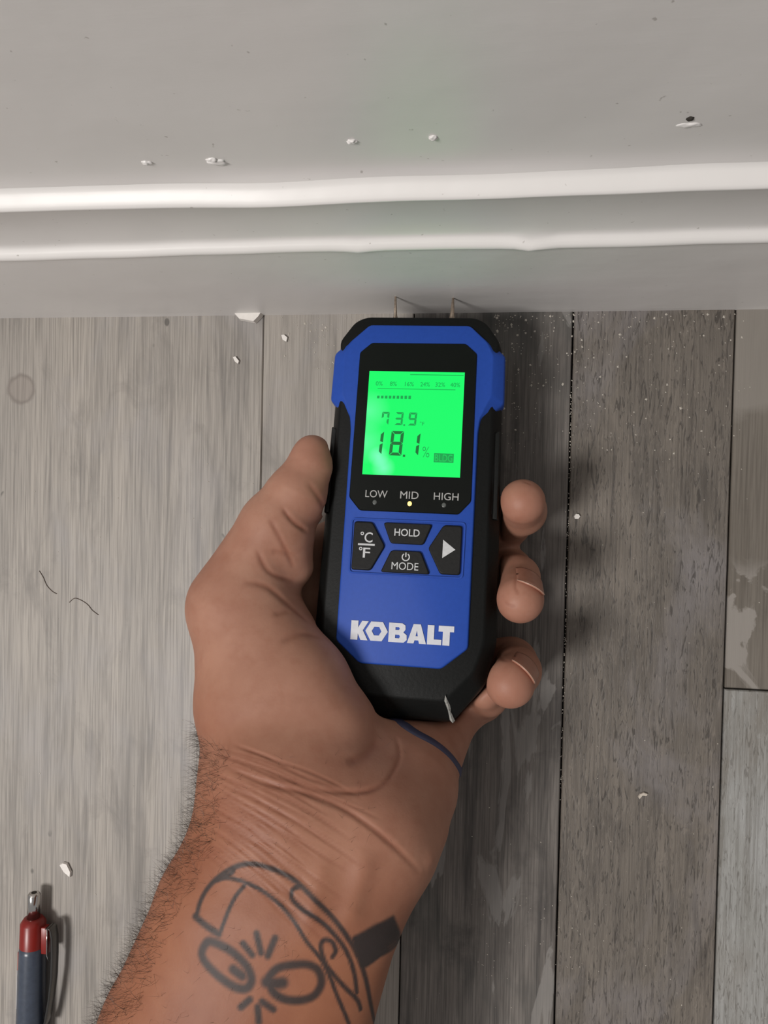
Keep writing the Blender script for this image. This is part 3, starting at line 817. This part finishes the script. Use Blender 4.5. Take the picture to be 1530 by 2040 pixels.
def patch(name, y0, y1, a0, a1, r, mat, parent):
    v = []; f = []; n = 8
    for y in (y0, y1):
        for i in range(n+1):
            a = a0 + (a1-a0)*i/n; v.append((r*math.cos(a), -y, r*math.sin(a)))
            v.append(((r-.0002)*math.cos(a), -y, (r-.0002)*math.sin(a)))
    m2 = 2*(n+1)
    for i in range(n):
        a = 2*i; f += [(a, a+2, m2+a+2, m2+a), (a+1, m2+a+1, m2+a+3, a+3), (a, a+1, a+3, a+2), (m2+a, m2+a+2, m2+a+3, m2+a+1)]
    f += [(0, m2, m2+1, 1), (2*n, 2*n+1, m2+2*n+1, m2+2*n)]
    return mesh(name, v, f, mat, parent)
patch('red_mark', .0265, .0345, 2.75, 3.7, .00605, M_redp, pen)
patch('white_mark', .0345, .0520, 2.75, 3.7, .00625, M_white, pen)
tab = loft('clip_tab', [[(.0040, -y, z) for y, z in ((.0142, -.0015), (.0142, .0020), (.0262, .0020), (.0262, -.0015))],
                        [(.0081, -y, z) for y, z in ((.0142, -.0015), (.0142, .0018), (.0262, .0018), (.0262, -.0015))]], M_red, pen)
bevel(tab, .0004)
clipv = [(.0080, -.0138, .0016), (.0090, -.0132, .0016), (.0101, -.0142, .0014), (.0108, -.0180, .0012), (.0110, -.026, .0010), (.0108, -.036, .0008), (.0098, -.046, .0006), (.0084, -.055, .0004), (.0072, -.060, .0002)]
cl = []
for x, y, z in clipv: cl.append([(x-.0006, y, z-.0028), (x+.0006, y, z-.0028), (x+.0006, y, z+.0022), (x-.0006, y, z+.0022)])
M_clip = plain('smoked_chrome', (.13, .125, .12), .22, .05, 200, 0, Metallic=1.0)
bevel(loft('clip', cl, M_clip, pen), .0003)
tube('clip_wire', [(.0080, -.0140, .0022), (.0081, -.0200, .0023), (.0081, -.0262, .0022), (.0090, -.0285, .0020)], .0003, M_chrome, pen, 8)

# ------------------------------------------------------------------ paint chips, hairs, dust
M_chip = plain('white_paint_chip', (.78, .74, .70), .6, .06, 500, .1)
M_cream = plain('cream_chip', (.55, .49, .42), .7, .1, 500, .1)
def chip(px, th, mat, label, lift=.0003, tilt=0):
    pts = [at(x, y, 0) for x, y in px]; c = np.mean(pts, 0)
    r0 = [tuple(p - c + np.array([0, 0, 0])) for p in pts]
    r1 = [tuple((p - c)*.9 + np.array([0, 0, th + tilt*(p-c)[1]])) for p in pts]
    o = loft('paint_chip', [r0, r1], mat); o.location = (c[0], c[1], lift)
    return tag(o, label, 'paint chip', 'flaked paint chips on the floor')
chip([(470, 628), (500, 622), (527, 626), (522, 634), (511, 645), (480, 639)], .0035, M_chip, 'largest white paint chip, wedged at the foot of the baseboard')
chip([(561, 668), (567, 667), (574, 673), (572, 682), (564, 678)], .0008, M_chip, 'small white oval paint chip nearest left of the meter top')
chip([(465, 712), (470, 710), (478, 720), (476, 726), (469, 721)], .0008, M_chip, 'thin white paint chip lying below the wedged chip')
chip([(121, 1720), (128, 1716), (136, 1718), (144, 1735), (143, 1746), (130, 1735)], .0012, M_chip, 'white teardrop paint chip above the pen')
chip([(1143, 1028), (1147, 1023), (1153, 1024), (1156, 1029), (1152, 1034), (1145, 1034)], .0008, M_chip, 'round white paint chip right of the index fingertip')
chip([(1270, 1586), (1274, 1580), (1282, 1577), (1290, 1580), (1288, 1584), (1279, 1583), (1273, 1590)], .0008, M_cream, 'curled cream paint chip on the striated right plank')
M_hair = plain('brown_hair', (.07, .045, .03), .5)
for pts, lab in ((((78, 1137), (86, 1150), (93, 1166), (104, 1178), (113, 1183)), 'thin brown hair, upper of two strands on the left plank'),
                 (((138, 1200), (148, 1192), (160, 1195), (174, 1204), (184, 1216), (196, 1225)), 'arched dark hair, lower of two strands on the left plank')):
    o = tube('hair_strand', [at(x, y, .0002) for x, y in smooth_line(pts, 4)], .00014, M_hair, None, 6)
    tag(o, lab, 'hair')
random.seed(11)
dv = []; df = []
def crumb(x, y, r):
    b = len(dv); z = r*.6
    for a in range(4): dv.append((x + r*math.cos(a*1.57+x*900)*random.uniform(.6, 1.2), y + r*math.sin(a*1.57+x*900)*random.uniform(.6, 1.2), .0001))
    dv.append((x, y, z + .0001))
    df.extend([(b, b+1, b+4), (b+1, b+2, b+4), (b+2, b+3, b+4), (b+3, b, b+4), (b+3, b+2, b+1, b)])
for i in range(420):
    u = random.random()**1.8
    q = at(985 + 500*random.random()**1.9 if i % 5 else random.uniform(560, 720), 626 + u*(280 if i % 5 else 110), 0)
    if q[1] < -.001: crumb(q[0], q[1], random.choice([.0002, .0002, .00025, .0003, .0003, .0004, .0006]))
for i in range(260):
    q = at(random.uniform(0, 1530), random.uniform(640, 2040), 0); crumb(q[0], q[1], random.choice([.00015, .0002, .0003]))
for i in range(150):
    crumb(.0303 + random.gauss(0, .00025), -.03 - .17*random.random() + random.gauss(0, .003), random.choice([.00015, .0002, .0003]))
for i in range(60):
    q = at(random.uniform(930, 1200), random.uniform(1780, 1960), 0); crumb(q[0], q[1], random.choice([.00015, .0002, .0003]))
md = bpy.data.meshes.new('dust'); md.from_pydata(dv, [], df)
tag(link('dust', md, plain('pale_dust', (.52, .48, .42), .8)), 'white paint dust and crumbs scattered over the floor', 'dust', kind='stuff')
